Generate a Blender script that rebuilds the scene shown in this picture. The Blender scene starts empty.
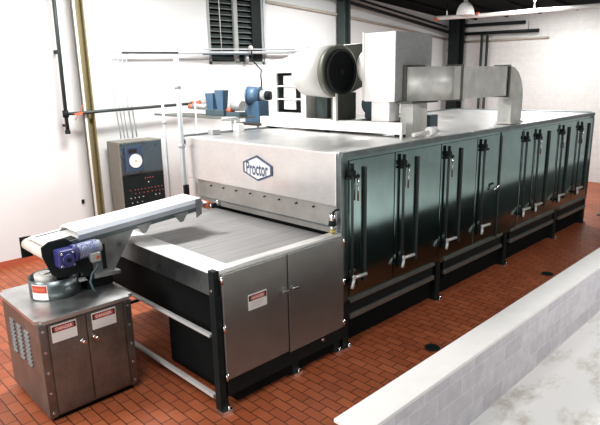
import bpy, bmesh, math, random
from mathutils import Vector, Matrix
random.seed(7)
scn = bpy.context.scene
COL = scn.collection
PI = math.pi

# ------------------------------------------------------------------ materials
def new_mat(name):
    m = bpy.data.materials.new(name); m.use_nodes = True
    nt = m.node_tree
    return m, nt, nt.nodes['Principled BSDF']

def coords(nt, scale=(1, 1, 1), rot=(0, 0, 0), loc=(0, 0, 0)):
    tc = nt.nodes.new('ShaderNodeTexCoord')
    mp = nt.nodes.new('ShaderNodeMapping')
    mp.inputs['Scale'].default_value = scale
    mp.inputs['Rotation'].default_value = rot
    mp.inputs['Location'].default_value = loc
    nt.links.new(tc.outputs['Object'], mp.inputs['Vector'])
    return mp.outputs['Vector']

def ramp(nt, fac, stops):
    r = nt.nodes.new('ShaderNodeValToRGB')
    els = r.color_ramp.elements
    while len(els) < len(stops): els.new(0.5)
    for e, (p, c) in zip(els, stops):
        e.position = p; e.color = (*c, 1) if len(c) == 3 else c
    nt.links.new(fac, r.inputs['Fac'])
    return r.outputs['Color']

def noise(nt, vec, scale, detail=4, rough=0.55):
    n = nt.nodes.new('ShaderNodeTexNoise')
    n.inputs['Scale'].default_value = scale
    n.inputs['Detail'].default_value = detail
    n.inputs['Roughness'].default_value = rough
    nt.links.new(vec, n.inputs['Vector'])
    return n.outputs['Fac']

def bump(nt, b, height, strength=0.1, dist=0.01):
    n = nt.nodes.new('ShaderNodeBump')
    n.inputs['Strength'].default_value = strength
    n.inputs['Distance'].default_value = dist
    nt.links.new(height, n.inputs['Height'])
    nt.links.new(n.outputs['Normal'], b.inputs['Normal'])

def paint(name, c, rough=0.5, var=0.08, metallic=0.0, nscale=6.0):
    m, nt, b = new_mat(name)
    v = coords(nt)
    lo = tuple(x * (1 - var) for x in c); hi = tuple(min(1, x * (1 + var)) for x in c)
    col = ramp(nt, noise(nt, v, nscale), [(0.3, lo), (0.7, hi)])
    nt.links.new(col, b.inputs['Base Color'])
    b.inputs['Roughness'].default_value = rough
    b.inputs['Metallic'].default_value = metallic
    return m

def steel(name, c, rough=0.3, grain=(1, 1, 40), var=0.12, blotch=0.0, bstr=0.02, metal=1.0):
    """brushed stainless sheet: stretched noise in colour, roughness and a faint bump"""
    m, nt, b = new_mat(name)
    v = coords(nt, scale=grain)
    g = noise(nt, v, 6.0, 5)
    lo = tuple(x * (1 - var) for x in c); hi = tuple(min(1, x * (1 + var)) for x in c)
    col = ramp(nt, g, [(0.3, lo), (0.7, hi)])
    if blotch:
        v2 = coords(nt)
        n2 = noise(nt, v2, 3.0, 6, 0.65)
        mx = nt.nodes.new('ShaderNodeMix'); mx.data_type = 'RGBA'; mx.blend_type = 'MULTIPLY'
        mx.inputs[0].default_value = 1.0
        bc = ramp(nt, n2, [(0.35, (1 - blotch,) * 3), (0.65, (1, 1, 1))])
        nt.links.new(col, mx.inputs[6]); nt.links.new(bc, mx.inputs[7])
        col = mx.outputs[2]
    nt.links.new(col, b.inputs['Base Color'])
    b.inputs['Metallic'].default_value = metal
    rr = ramp(nt, g, [(0.3, (rough * 0.85,) * 3), (0.7, (min(1, rough * 1.15),) * 3)])
    nt.links.new(rr, b.inputs['Roughness'])
    if bstr: bump(nt, b, g, bstr, 0.004)
    return m

def brick_floor():
    m, nt, b = new_mat('red_quarry_tile')
    v = coords(nt, rot=(0, 0, PI / 2))
    br = nt.nodes.new('ShaderNodeTexBrick')
    br.offset = 0.5
    br.inputs['Scale'].default_value = 1.0
    br.inputs['Brick Width'].default_value = 0.225
    br.inputs['Row Height'].default_value = 0.112
    br.inputs['Mortar Size'].default_value = 0.0055
    br.inputs['Mortar Smooth'].default_value = 0.2
    br.inputs['Bias'].default_value = 0.0
    br.inputs['Color1'].default_value = (0.44, 0.125, 0.052, 1)
    br.inputs['Color2'].default_value = (0.34, 0.088, 0.036, 1)
    br.inputs['Mortar'].default_value = (0.055, 0.02, 0.012, 1)
    nt.links.new(v, br.inputs['Vector'])
    n = noise(nt, coords(nt), 1.1, 5, 0.6)
    mx = nt.nodes.new('ShaderNodeMix'); mx.data_type = 'RGBA'; mx.blend_type = 'MULTIPLY'
    mx.inputs[0].default_value = 1.0
    nt.links.new(br.outputs['Color'], mx.inputs[6])
    nt.links.new(ramp(nt, n, [(0.32, (0.78, 0.70, 0.66)), (0.68, (1, 1, 1))]), mx.inputs[7])
    nt.links.new(mx.outputs[2], b.inputs['Base Color'])
    b.inputs['Roughness'].default_value = 0.42
    b.inputs['Specular IOR Level'].default_value = 0.3
    inv = nt.nodes.new('ShaderNodeMath'); inv.operation = 'SUBTRACT'; inv.inputs[0].default_value = 1
    nt.links.new(br.outputs['Fac'], inv.inputs[1])
    bump(nt, b, inv.outputs[0], 0.35, 0.006)
    return m

def block_wall(name, c1, c2, mortar, bw=0.40, rh=0.20, ms=0.006, axis='XZ', bs=0.3, zoff=0.0, ncon=0.88):
    m, nt, b = new_mat(name)
    rot = (-PI / 2, 0, 0) if axis == 'XZ' else (-PI / 2, 0, -PI / 2)
    tc = nt.nodes.new('ShaderNodeTexCoord')
    sp = nt.nodes.new('ShaderNodeSeparateXYZ'); cb = nt.nodes.new('ShaderNodeCombineXYZ')
    nt.links.new(tc.outputs['Object'], sp.inputs[0])
    nt.links.new(sp.outputs['X' if axis == 'XZ' else 'Y'], cb.inputs['X'])
    ad = nt.nodes.new('ShaderNodeMath'); ad.inputs[1].default_value = zoff
    nt.links.new(sp.outputs['Z'], ad.inputs[0]); nt.links.new(ad.outputs[0], cb.inputs['Y'])
    br = nt.nodes.new('ShaderNodeTexBrick'); br.offset = 0.5
    for k, val in (('Scale', 1.0), ('Brick Width', bw), ('Row Height', rh), ('Mortar Size', ms), ('Mortar Smooth', 0.15)):
        br.inputs[k].default_value = val
    br.inputs['Color1'].default_value = (*c1, 1); br.inputs['Color2'].default_value = (*c2, 1)
    br.inputs['Mortar'].default_value = (*mortar, 1)
    nt.links.new(cb.outputs[0], br.inputs['Vector'])
    n = noise(nt, coords(nt), 9.0, 6, 0.65)
    mx = nt.nodes.new('ShaderNodeMix'); mx.data_type = 'RGBA'; mx.blend_type = 'MULTIPLY'; mx.inputs[0].default_value = 1
    nt.links.new(br.outputs['Color'], mx.inputs[6])
    nt.links.new(ramp(nt, n, [(0.3, (ncon,) * 3), (0.7, (1, 1, 1))]), mx.inputs[7])
    nt.links.new(mx.outputs[2], b.inputs['Base Color'])
    b.inputs['Roughness'].default_value = 0.85
    inv = nt.nodes.new('ShaderNodeMath'); inv.operation = 'SUBTRACT'; inv.inputs[0].default_value = 1
    nt.links.new(br.outputs['Fac'], inv.inputs[1])
    bump(nt, b, inv.outputs[0], bs, 0.008)
    return m

def concrete_slab():
    m, nt, b = new_mat('worn_pale_concrete')
    n = noise(nt, coords(nt, scale=(1, 1.8, 1)), 1.9, 9, 0.72)
    nt.links.new(ramp(nt, n, [(0.34, (0.58, 0.53, 0.48)), (0.43, (0.76, 0.74, 0.70)), (0.50, (0.88, 0.87, 0.85))]), b.inputs['Base Color'])
    b.inputs['Roughness'].default_value = 0.9
    return m

def belt_mat():
    m, nt, b = new_mat('worn_grey_belting')
    n = noise(nt, coords(nt, scale=(0.35, 9, 1)), 3.0, 6, 0.6)
    nt.links.new(ramp(nt, n, [(0.3, (0.19, 0.185, 0.185)), (0.7, (0.31, 0.305, 0.30))]), b.inputs['Base Color'])
    b.inputs['Roughness'].default_value = 0.5
    b.inputs['Metallic'].default_value = 0.45
    return m

M = {}
M['tile'] = brick_floor()
M['slab'] = concrete_slab()
M['wall'] = paint('white_painted_wall', (0.70, 0.71, 0.71), 0.8, 0.015, nscale=0.8)
M['wall_block'] = block_wall('white_painted_block', (0.70, 0.70, 0.69), (0.69, 0.69, 0.68), (0.65, 0.65, 0.64), axis='YZ', ms=0.008, bs=0.1)
M['block'] = block_wall('grey_lavender_block', (0.56, 0.54, 0.58), (0.68, 0.66, 0.70), (0.70, 0.68, 0.71), bw=0.38, rh=0.172, zoff=0.104, bs=0.6, ncon=0.80, ms=0.009)
M['block_shade'] = paint('shade_dark_masonry', (0.035, 0.06, 0.06), 0.7, 0.15)  # unseen inner face darkened as shade for the oven panel reflections
M['cap'] = paint('white_cap_stone', (0.80, 0.785, 0.765), 0.75, 0.03)
M['ceil'] = paint('dark_roof_deck', (0.006, 0.007, 0.007), 1.0, 0.1)
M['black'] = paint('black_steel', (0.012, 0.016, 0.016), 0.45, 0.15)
M['black_matte'] = paint('matte_black', (0.005, 0.006, 0.006), 0.9, 0.1)
for k_ in ('black_matte', 'ceil', 'black'): M[k_].node_tree.nodes['Principled BSDF'].inputs['Specular IOR Level'].default_value = 0.1
M['darkgreen'] = paint('dark_green_steel', (0.022, 0.034, 0.032), 0.5, 0.15)
M['olive'] = paint('olive_column_paint', (0.17, 0.14, 0.065), 0.55, 0.12)
M['hood'] = steel('bright_stainless', (0.88, 0.87, 0.85), 0.36, (1, 2, 14), 0.04, 0.07)
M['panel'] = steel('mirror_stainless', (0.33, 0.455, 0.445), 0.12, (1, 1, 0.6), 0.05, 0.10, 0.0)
M['doorsteel'] = steel('satin_stainless', (0.33, 0.33, 0.315), 0.40, (1.2, 1, 14), 0.05, 0.10, 0.01, 0.85)
M['binsteel'] = steel('dull_stainless', (0.24, 0.225, 0.20), 0.40, (8, 8, 1.2), 0.10, 0.40, 0.01, 0.75)
M['steel'] = steel('plain_stainless', (0.56, 0.57, 0.56), 0.32, (1, 2, 2), 0.05, 0.12, 0.0)
M['recess'] = steel('shaded_stainless', (0.40, 0.385, 0.36), 0.45, (1, 1, 2), 0.05, 0.15, 0.0, 0.8)  # darker stainless, shadow under the hood lip put into the colour
M['topsteel'] = steel('worn_top_steel', (0.62, 0.62, 0.61), 0.38, (1, 1, 1), 0.06, 0.22, 0.0)
M['roofsteel'] = steel('roof_stainless', (0.74, 0.74, 0.73), 0.36, (1, 0.5, 1), 0.04, 0.12, 0.0)
M['chrome'] = paint('chrome', (0.80, 0.80, 0.79), 0.18, 0.03, 1.0)
M['galv'] = steel('galvanised_duct', (0.64, 0.635, 0.60), 0.5, (1, 1, 1), 0.06, 0.2, 0.0, 0.35)
M['greysheet'] = paint('grey_sheet_metal', (0.36, 0.365, 0.37), 0.5, 0.1, 0.3, 12)
M['greensteel'] = paint('grey_green_steel', (0.10, 0.105, 0.085), 0.5, 0.15, 0.4)
M['white'] = paint('white_enamel', (0.80, 0.785, 0.765), 0.55, 0.02)
M['fanwhite'] = paint('pale_grey_white_enamel', (0.47, 0.465, 0.445), 0.45, 0.05)
M['offwhite'] = paint('off_white_enamel', (0.66, 0.64, 0.60), 0.5, 0.05)
M['pipegrey'] = paint('pale_grey_conduit', (0.46, 0.49, 0.51), 0.45, 0.08, 0.2)
M['pipebeige'] = paint('beige_pipe', (0.42, 0.39, 0.33), 0.6, 0.08)
M['blue'] = paint('machine_blue', (0.055, 0.115, 0.19), 0.42, 0.15)
M['bluegrey'] = paint('blue_grey_machine', (0.05, 0.085, 0.10), 0.5, 0.2)
M['violet'] = paint('violet_blue_gearbox', (0.035, 0.038, 0.17), 0.35, 0.2)
M['motorsilver'] = paint('blue_silver_motor', (0.25, 0.28, 0.42), 0.35, 0.12, 0.5)
M['orange'] = paint('orange_red', (0.62, 0.13, 0.06), 0.5, 0.1)
M['orangeroll'] = paint('orange_roller', (0.75, 0.22, 0.12), 0.4, 0.15)
M['red'] = paint('sign_red', (0.52, 0.065, 0.035), 0.5, 0.05)
M['signwhite'] = paint('sign_white', (0.80, 0.79, 0.77), 0.5, 0.02)
M['inkgrey'] = paint('grey_ink', (0.55, 0.53, 0.52), 0.6, 0.05)
M['inkblack'] = paint('black_ink', (0.015, 0.015, 0.017), 0.5, 0.05)
M['badgeblue'] = paint('badge_dark_blue', (0.045, 0.07, 0.14), 0.4, 0.1)
M['panelblue'] = paint('instrument_blue_grey', (0.045, 0.07, 0.12), 0.35, 0.1)
M['panelsteel'] = steel('panel_dark_steel', (0.30, 0.35, 0.42), 0.3, (1, 1, 1), 0.03, 0.0, 0.0)
M['cream'] = paint('cream_rubber', (0.66, 0.60, 0.53), 0.55, 0.05)
M['pink'] = paint('button_pink', (0.36, 0.09, 0.075), 0.4, 0.05)
M['yellow'] = paint('brass_yellow', (0.45, 0.35, 0.08), 0.4, 0.05, 0.4)
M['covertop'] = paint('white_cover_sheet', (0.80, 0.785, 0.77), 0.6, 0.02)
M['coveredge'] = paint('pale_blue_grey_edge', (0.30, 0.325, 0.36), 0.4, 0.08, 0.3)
M['belt'] = belt_mat()
M['cvsteel'] = steel('conveyor_dark_steel', (0.12, 0.15, 0.155), 0.4, (1, 1, 1), 0.08, 0.2, 0.0, 0.8)
M['cvplate'] = steel('conveyor_plate', (0.25, 0.265, 0.265), 0.42, (1, 1, 1), 0.08, 0.25, 0.0, 0.7)
M['barbright'] = paint('bright_bar', (0.62, 0.62, 0.60), 0.35, 0.04, 0.25)
M['apron'] = steel('apron_steel', (0.13, 0.14, 0.135), 0.30, (1, 1, 1), 0.06, 0.2, 0.0)
M['skirt'] = steel('dark_skirt_steel', (0.22, 0.26, 0.265), 0.35, (1, 1, 1), 0.08, 0.2, 0.0)
M['louver'] = paint('louvre_grey_green', (0.045, 0.058, 0.055), 0.5, 0.12)
M['slatedge'] = paint('louvre_edge', (0.11, 0.13, 0.125), 0.5, 0.1)
M['mull'] = paint('mullion_grey', (0.28, 0.30, 0.29), 0.5, 0.08)
M['basetile'] = paint('red_cove_tile', (0.42, 0.10, 0.05), 0.5, 0.1)
M['panelside'] = paint('warm_grey_enamel', (0.20, 0.185, 0.155), 0.45, 0.08)
M['rail'] = paint('grey_green_rail', (0.24, 0.27, 0.25), 0.35, 0.1, 0.7)

# ------------------------------------------------------------------ mesh builder
class MB:
    def __init__(s):
        s.bm = bmesh.new(); s.mats = []
    def mi(s, mat):
        if mat not in s.mats: s.mats.append(mat)
        return s.mats.index(mat)
    def _tag(s, verts, mat):
        i = s.mi(mat); vs = set(verts)
        for f in {f for v in verts for f in v.link_faces}:
            if all(v in vs for v in f.verts): f.material_index = i
    def box(s, x0, x1, y0, y1, z0, z1, mat='steel', bv=0.0):
        r = bmesh.ops.create_cube(s.bm, size=1.0)
        vs = r['verts']
        for v in vs:
            v.co = Vector(((x0 + x1) / 2 + v.co.x * (x1 - x0), (y0 + y1) / 2 + v.co.y * (y1 - y0), (z0 + z1) / 2 + v.co.z * (z1 - z0)))
        s._tag(vs, mat)
        if bv > 0:
            es = list({e for v in vs for e in v.link_edges})
            b = min(bv, 0.45 * min(abs(x1 - x0), abs(y1 - y0), abs(z1 - z0)))
            rr = bmesh.ops.bevel(s.bm, geom=es, offset=b, segments=2, affect='EDGES', profile=0.6)
            i = s.mi(mat)
            for f in rr['faces']: f.material_index = i
        return s
    def cyl(s, p0, p1, r0, r1=None, mat='steel', n=20, caps=True):
        p0, p1 = Vector(p0), Vector(p1); r1 = r0 if r1 is None else r1
        d = p1 - p0; L = d.length
        q = Vector((0, 0, 1)).rotation_difference(d.normalized()).to_matrix().to_4x4()
        mt = Matrix.Translation((p0 + p1) / 2) @ q
        r = bmesh.ops.create_cone(s.bm, cap_ends=caps, segments=n, radius1=max(r0, 1e-5), radius2=max(r1, 1e-5), depth=L, matrix=mt)
        s._tag(r['verts'], mat)
        for v in r['verts']:
            for f in v.link_faces:
                if len(f.verts) == 4: f.smooth = True
        return s
    def prism(s, pts, vec, mat='steel'):
        """polygon pts (3D, planar) extruded by vec"""
        vec = Vector(vec); i = s.mi(mat)
        a = [s.bm.verts.new(Vector(p)) for p in pts]
        b = [s.bm.verts.new(Vector(p) + vec) for p in pts]
        fs = [s.bm.faces.new(a), s.bm.faces.new(b[::-1])]
        n = len(pts)
        for k in range(n):
            fs.append(s.bm.faces.new((a[k], b[k], b[(k + 1) % n], a[(k + 1) % n])))
        for f in fs: f.material_index = i
        return s
    def tube(s, pts, r, mat='steel', n=10):
        """round tube along a polyline"""
        pts = [Vector(p) for p in pts]; i = s.mi(mat); rings = []
        up = None
        for k, p in enumerate(pts):
            t = (pts[min(k + 1, len(pts) - 1)] - pts[max(k - 1, 0)]).normalized()
            if up is None:
                up = t.orthogonal().normalized()
            up = (up - t * up.dot(t)).normalized()
            w = t.cross(up)
            rings.append([s.bm.verts.new(p + (up * math.cos(2 * PI * j / n) + w * math.sin(2 * PI * j / n)) * r) for j in range(n)])
        for a, b in zip(rings, rings[1:]):
            for j in range(n):
                f = s.bm.faces.new((a[j], a[(j + 1) % n], b[(j + 1) % n], b[j])); f.material_index = i; f.smooth = True
        for ring in (rings[0][::-1], rings[-1]):
            f = s.bm.faces.new(ring); f.material_index = i
        return s
    def ring(s, c, axis, r_out, r_in, depth, mat='steel', n=32):
        """annulus extruded along axis from centre c"""
        c = Vector(c); ax = Vector(axis).normalized(); u = ax.orthogonal().normalized(); w = ax.cross(u); i = s.mi(mat)
        R = []
        for (rr, d) in ((r_out, 0), (r_out, depth), (r_in, depth), (r_in, 0)):
            R.append([s.bm.verts.new(c + ax * d + (u * math.cos(2 * PI * j / n) + w * math.sin(2 * PI * j / n)) * rr) for j in range(n)])
        for q in range(4):
            a, b = R[q], R[(q + 1) % 4]
            for j in range(n):
                f = s.bm.faces.new((a[j], a[(j + 1) % n], b[(j + 1) % n], b[j])); f.material_index = i
                f.smooth = q in (0, 2)
        return s
    def sphere(s, c, r, mat='steel', sc=(1, 1, 1), n=16):
        mt = Matrix.Translation(Vector(c)) @ Matrix.Diagonal((*sc, 1))
        q = bmesh.ops.create_uvsphere(s.bm, u_segments=n, v_segments=n // 2 + 2, radius=r, matrix=mt)
        s._tag(q['verts'], mat)
        for v in q['verts']:
            for f in v.link_faces: f.smooth = True
        return s
    def text(s, string, org, u, v, w, h, mat, bold=0.0):
        """lettering of width w and height h centred at org, reading along u, up along v"""
        cu = bpy.data.curves.new('lettering', 'FONT'); cu.body = string; cu.offset = bold
        ob = bpy.data.objects.new('lettering', cu); COL.objects.link(ob)
        dg = bpy.context.evaluated_depsgraph_get(); dg.update()
        me = bpy.data.meshes.new_from_object(ob.evaluated_get(dg))
        xs = [q.co.x for q in me.vertices]; ys = [q.co.y for q in me.vertices]
        cx, cy = (min(xs) + max(xs)) / 2, (min(ys) + max(ys)) / 2
        sx, sy = w / (max(xs) - min(xs)), h / (max(ys) - min(ys))
        org, u, v = Vector(org), Vector(u).normalized(), Vector(v).normalized(); i = s.mi(mat)
        nv = [s.bm.verts.new(org + u * (q.co.x - cx) * sx + v * (q.co.y - cy) * sy) for q in me.vertices]
        for p in me.polygons:
            try:
                f = s.bm.faces.new([nv[k] for k in p.vertices]); f.material_index = i
            except ValueError: pass
        bpy.data.objects.remove(ob); bpy.data.curves.remove(cu); bpy.data.meshes.remove(me)
        return s
    def build(s, name, parent=None, mat=None, flip_check=True):
        off = Vector((0, 0, 0)); p = parent
        while p is not None: off += Vector(p.location); p = p.parent
        for v in s.bm.verts: v.co -= off
        bmesh.ops.recalc_face_normals(s.bm, faces=s.bm.faces[:])
        me = bpy.data.meshes.new(name)
        s.bm.to_mesh(me); s.bm.free()
        for k in s.mats: me.materials.append(M[k])
        ob = bpy.data.objects.new(name, me); COL.objects.link(ob)
        if parent is not None: ob.parent = parent
        return ob

def thing(name, loc, label, cat, group=None):
    o = bpy.data.objects.new(name, None); COL.objects.link(o); o.location = loc
    o.empty_display_size = 0.1
    return tag(o, label, cat, group)
def tag(o, label, cat, group=None):
    o['label'] = label; o['category'] = cat
    if group: o['group'] = group
    return o
def struct(o):
    o['kind'] = 'structure'; return o

# ------------------------------------------------------------------ setting
struct(MB().box(-12, 18, 2.1, 10.0, -0.1, 0.0, 'tile').build('floor'))
struct(MB().box(-12, 18, -26, 2.1, -0.1, 0.05, 'slab').build('floor'))
def ceil_z(x): return 4.74 + 0.07 * (16.6 - x)
# left wall with an opening for the louvred window
wl = MB()
WX0, WX1, WZ0, WZ1 = 7.02, 8.52, 3.35, 5.2
wl.box(-12, WX0, 9.86, 10.06, 0, 6.6, 'wall').box(WX1, 16.8, 9.86, 10.06, 0, 6.0, 'wall')
wl.box(WX0, WX1, 9.86, 10.06, 0, WZ0, 'wall').box(WX0, WX1, 9.86, 10.06, WZ1, 6.4, 'wall')
struct(wl.build('wall_left'))
struct(MB().box(16.6, 16.8, -26, 9.86, 0, 5.2, 'wall_block').build('wall_right'))
bl = MB().box(-12, 4.0, 9.845, 9.86, 0, 0.11, 'basetile')
struct(bl.build('baseboard_left'))
# roof deck with ribs and joists
ce = MB()
X0, X1, Y0, Y1 = 3.0, 16.8, -3.0, 10.06
ce.prism([(X0, Y0, ceil_z(X0)), (X1, Y0, ceil_z(X1)), (X1, Y0, ceil_z(X1) + 0.15), (X0, Y0, ceil_z(X0) + 0.15)], (0, Y1 - Y0, 0), 'ceil')
for k in range(9):
    y = 1.0 + k * 1.0
    ce.prism([(X0, y, ceil_z(X0)), (X1 - 0.2, y, ceil_z(X1 - 0.2)), (X1 - 0.2, y, ceil_z(X1) - 0.05), (X0, y, ceil_z(X0) - 0.05)], (0, 0.06, 0), 'ceil')
struct(ce.build('ceiling'))
# low block wall in front
ZC = 0.72
wf = MB().box(2.50, 16.6, 2.02, 2.24, 0, ZC - 0.03, 'block')
wfo = struct(wf.build('wall_front'))
inner = MB().box(2.50, 16.6, 2.24, 2.25, 0, ZC - 0.03, 'block_shade').build('wall_face', wfo)
MB().box(2.48, 16.6, 2.005, 2.265, ZC - 0.03, ZC, 'cap', 0.006).build('cap', wfo)
# louvred window
wn = struct(MB().box(WX0, WX0 + 0.05, 9.84, 9.98, WZ0, WZ1, 'mull').box(WX1 - 0.05, WX1, 9.84, 9.98, WZ0, WZ1, 'mull')
    .box(WX0, WX1, 9.84, 9.98, WZ0, WZ0 + 0.05, 'mull').box(WX0, WX1, 9.84, 9.98, WZ1 - 0.05, WZ1, 'mull').build('window_1'))
lv = MB().box(WX0 + 0.05, WX1 - 0.05, 9.97, 9.98, WZ0 + 0.05, WZ1 - 0.05, 'black_matte')
for k in range(15):
    z = WZ0 + 0.09 + k * 0.115
    lv.prism([(WX0 + 0.05, 9.875, z), (WX0 + 0.05, 9.96, z + 0.075), (WX0 + 0.05, 9.967, z + 0.067), (WX0 + 0.05, 9.882, z - 0.008)], (WX1 - WX0 - 0.1, 0, 0), 'louver')
    lv.box(WX0 + 0.05, WX1 - 0.12, 9.868, 9.877, z - 0.010, z + 0.004, 'slatedge')
lv.build('louvre', wn)
MB().box(7.70, 7.80, 9.84, 9.90, WZ0 + 0.03, WZ1, 'mull').build('mullion', wn)
MB().box(8.20, 8.47, 9.845, 9.885, WZ0 + 0.05, WZ1, 'black').build('side_panel', wn)
tr = MB().box(8.54, 8.60, 9.83, 9.86, 3.35, 5.4, 'pipegrey')
struct(tr.build('trim_1'))

# ------------------------------------------------------------------ steel columns
def h_column(x0, x1, y0, y1, z1, mat, name, label, t=0.025):
    m = MB()
    m.box(x0, x0 + t, y0, y1, 0, z1, mat).box(x1 - t, x1, y0, y1, 0, z1, mat)
    m.box(x0 + t, x1 - t, (y0 + y1) / 2 - t / 2, (y0 + y1) / 2 + t / 2, 0, z1, mat)
    r = thing(name, ((x0 + x1) / 2, (y0 + y1) / 2, 0), label, 'column')
    m.build('shaft', r)
    MB().box(x0 - 0.06, x1 + 0.06, y0 - 0.05, y1 + 0.05, 0, 0.02, mat).build('base_plate', r)
    return r
oc = h_column(4.17, 4.31, 9.60, 9.79, 5.58, 'olive', 'steel_column', 'olive painted steel column against the white wall at the left')
MB().box(4.125, 4.165, 9.60, 9.62, 0.02, 5.58, 'offwhite').box(4.105, 4.118, 9.60, 9.62, 0.02, 5.58, 'greensteel').build('conduit', oc)
h_column(10.95, 11.20, 9.55, 9.80, 5.02, 'darkgreen', 'steel_column', 'black steel column rising behind the round fan inlet', 0.04)
h_column(15.95, 16.32, 9.25, 9.60, 4.72, 'black', 'steel_column', 'thick black steel column in the far corner of the room', 0.06)
h_column(12.72, 13.00, 3.46, 3.76, 4.9, 'darkgreen', 'steel_column', 'dark green column past the far end of the oven at the right edge', 0.03)

# ------------------------------------------------------------------ pipes and conduits on the walls
vp = MB().tube([(3.875, 9.68, 5.62), (3.83, 9.68, 2.18)], 0.032, 'darkgreen', 12).cyl((3.83, 9.68, 2.16), (3.83, 9.68, 2.22), 0.045, None, 'black')
vp.cyl((3.83, 9.68, 2.44), (3.83, 9.68, 2.56), 0.05, None, 'black')
vp.box(3.82, 3.86, 9.68, 9.86, 3.5, 3.56, 'black').box(3.82, 3.85, 9.68, 9.86, 2.28, 2.32, 'black')
tag(vp.build('drop_pipe'), 'dark green vertical pipe on the white wall, left of the olive column', 'pipe')
hp = thing('wall_pipe', (3.96, 9.55, 2.5), 'long dark horizontal pipe with an orange tag, crossing the olive column', 'pipe')
MB().tube([(3.86, 9.66, 2.50), (4.0, 9.55, 2.51), (6.75, 9.55, 2.58)], 0.028, 'darkgreen', 10).build('pipe', hp)
MB().cyl((6.30, 9.55, 2.567), (6.5, 9.55, 2.573), 0.048, None, 'orange', 12).build('coupling', hp)
MB().cyl((6.5, 9.55, 2.573), (6.8, 9.55, 2.58), 0.065, None, 'greysheet', 12).build('union', hp)
tg = MB().prism([(3.90, 9.51, 2.51), (4.06, 9.51, 2.53), (4.06, 9.51, 2.49), (3.94, 9.51, 2.47)], (0, -0.004, 0), 'orange')
tg.tube([(3.92, 9.52, 2.40), (4.02, 9.52, 2.54), (4.09, 9.52, 2.66)], 0.006, 'orange', 6)
tg.build('tag', hp, None)['label'] = 'small orange tag'
xs_top = (4.74, 4.81, 4.88, 4.98, 5.06)
ords = ('first', 'second', 'third', 'fourth', 'fifth')
for k, x in enumerate(xs_top):
    rt = 0.011 + 0.003 * (k >= 3)
    m = MB().tube([(x + 0.10, 9.70, 3.54), (x + 0.05, 9.70, 3.538), (x + 0.015, 9.70, 3.515), (x, 9.70, 3.47), (x + 0.0, 9.66, 2.6), (x + 0.02, 9.6, 2.0)], rt, 'pipegrey', 8)
    tag(m.build('conduit'), f'{ords[k]} thin grey conduit from the left dropping into the electrical panel', 'conduit', 'conduits dropping into the electrical panel')
hc = thing('conduit_run', (5.1, 9.68, 3.59), 'long pale horizontal conduit passing in front of the louvred window', 'conduit')
MB().tube([(4.98, 9.68, 3.535), (6.15, 9.68, 3.55)], 0.020, 'darkgreen', 8).build('end_section', hc)['label'] = 'dark left end section'
MB().tube([(6.15, 9.68, 3.55), (9.5, 9.68, 3.62)], 0.030, 'pipegrey', 10).build('pipe', hc)
MB().tube([(6.75, 9.64, 3.63), (9.3, 9.64, 3.68)], 0.016, 'pipegrey', 8).build('upper_pipe', hc)
MB().tube([(6.70, 9.62, 3.53), (8.0, 9.62, 3.55)], 0.016, 'bluegrey', 8).build('lower_pipe', hc)
MB().sphere((7.95, 9.62, 3.68), 0.055, 'offwhite').build('junction_fitting', hc)
cb = MB().tube([(7.95, 9.6, 3.64), (7.97, 9.6, 3.42), (8.05, 9.5, 3.28), (7.7, 9.0, 3.2), (7.0, 8.2, 3.08), (6.5, 7.6, 2.98), (6.28, 7.35, 2.86)], 0.014, 'black', 8)
tag(cb.build('power_cable'), 'black cable curving from the window conduit down to the blue blower', 'cable')
wb = MB().tube([(7.98, 9.80, 3.56), (7.98, 9.80, 3.36)], 0.05, 'greysheet', 8)
tag(wb.build('window_latch'), 'small grey fitting hanging under the conduit at the window sill', 'fitting')
pc = MB().tube([(7.28, 9.79, 5.2), (7.30, 9.79, 3.62)], 0.008, 'offwhite', 6)
tag(pc.build('pull_cord'), 'thin pale cord hanging before the left half of the louvred window', 'cord')
wo = MB().box(4.0, 4.05, 9.84, 9.86, 0.86, 0.94, 'black', 0.006)
tag(wo.build('wall_outlet'), 'small dark fitting low on the white wall behind the conveyor', 'outlet')

# tall grey posts behind the feed table
def post(name, x, y, z1, r, label, collars):
    t = thing(name, (x, y, 0), label, 'post')
    MB().tube([(x, y, 0.0), (x, y, z1)], r, 'pipegrey', 12).build('tube', t)
    for z in collars: MB().cyl((x, y, z), (x, y, z + 0.05), r * 1.35, None, 'pipegrey', 12).build('collar', t)
    return t
pA = post('support_post', 4.20, 6.67, 3.33, 0.034, 'tall grey post beside the left corner of the bright oven hood', (0.02, 2.1, 2.9))
MB().box(4.15, 4.23, 6.60, 6.64, 1.42, 1.58, 'black', 0.01).build('switch_box', pA)
post('support_post', 4.24, 7.17, 3.18, 0.020, 'thin pale post between the electrical panel and the oven', (0.02, 2.4))

# right hand corner pipes
def wallpipe(name, pts, r, mat, label):
    return tag(MB().tube(pts, r, mat, 10).build(name), label, 'pipe')
wallpipe('roof_pipe', [(10.2, 9.62, 4.98), (11.12, 9.62, 4.87), (16.14, 9.62, 4.32)], 0.045, 'black', 'lower of two black pipes sloping along the top of the left wall')
wallpipe('roof_pipe', [(10.6, 9.66, 5.07), (11.66, 9.66, 4.96), (15.95, 9.66, 4.49)], 0.030, 'black', 'upper of two black pipes sloping along the top of the left wall')
wallpipe('wall_pipe', [(8.6, 9.80, 4.70), (11.12, 9.80, 4.56), (16.5, 9.80, 4.12)], 0.030, 'pipebeige', 'thin beige pipe along the left wall under the black pipes')
wallpipe('wall_pipe', [(16.53, 9.49, 4.05), (16.53, 6.72, 4.02)], 0.030, 'pipebeige', 'thin beige pipe along the far wall under the black pipes')
wallpipe('wall_pipe', [(16.45, 9.55, 4.53), (16.45, 7.40, 4.48)], 0.050, 'black', 'upper black pipe along the far wall right of the corner column')
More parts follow.
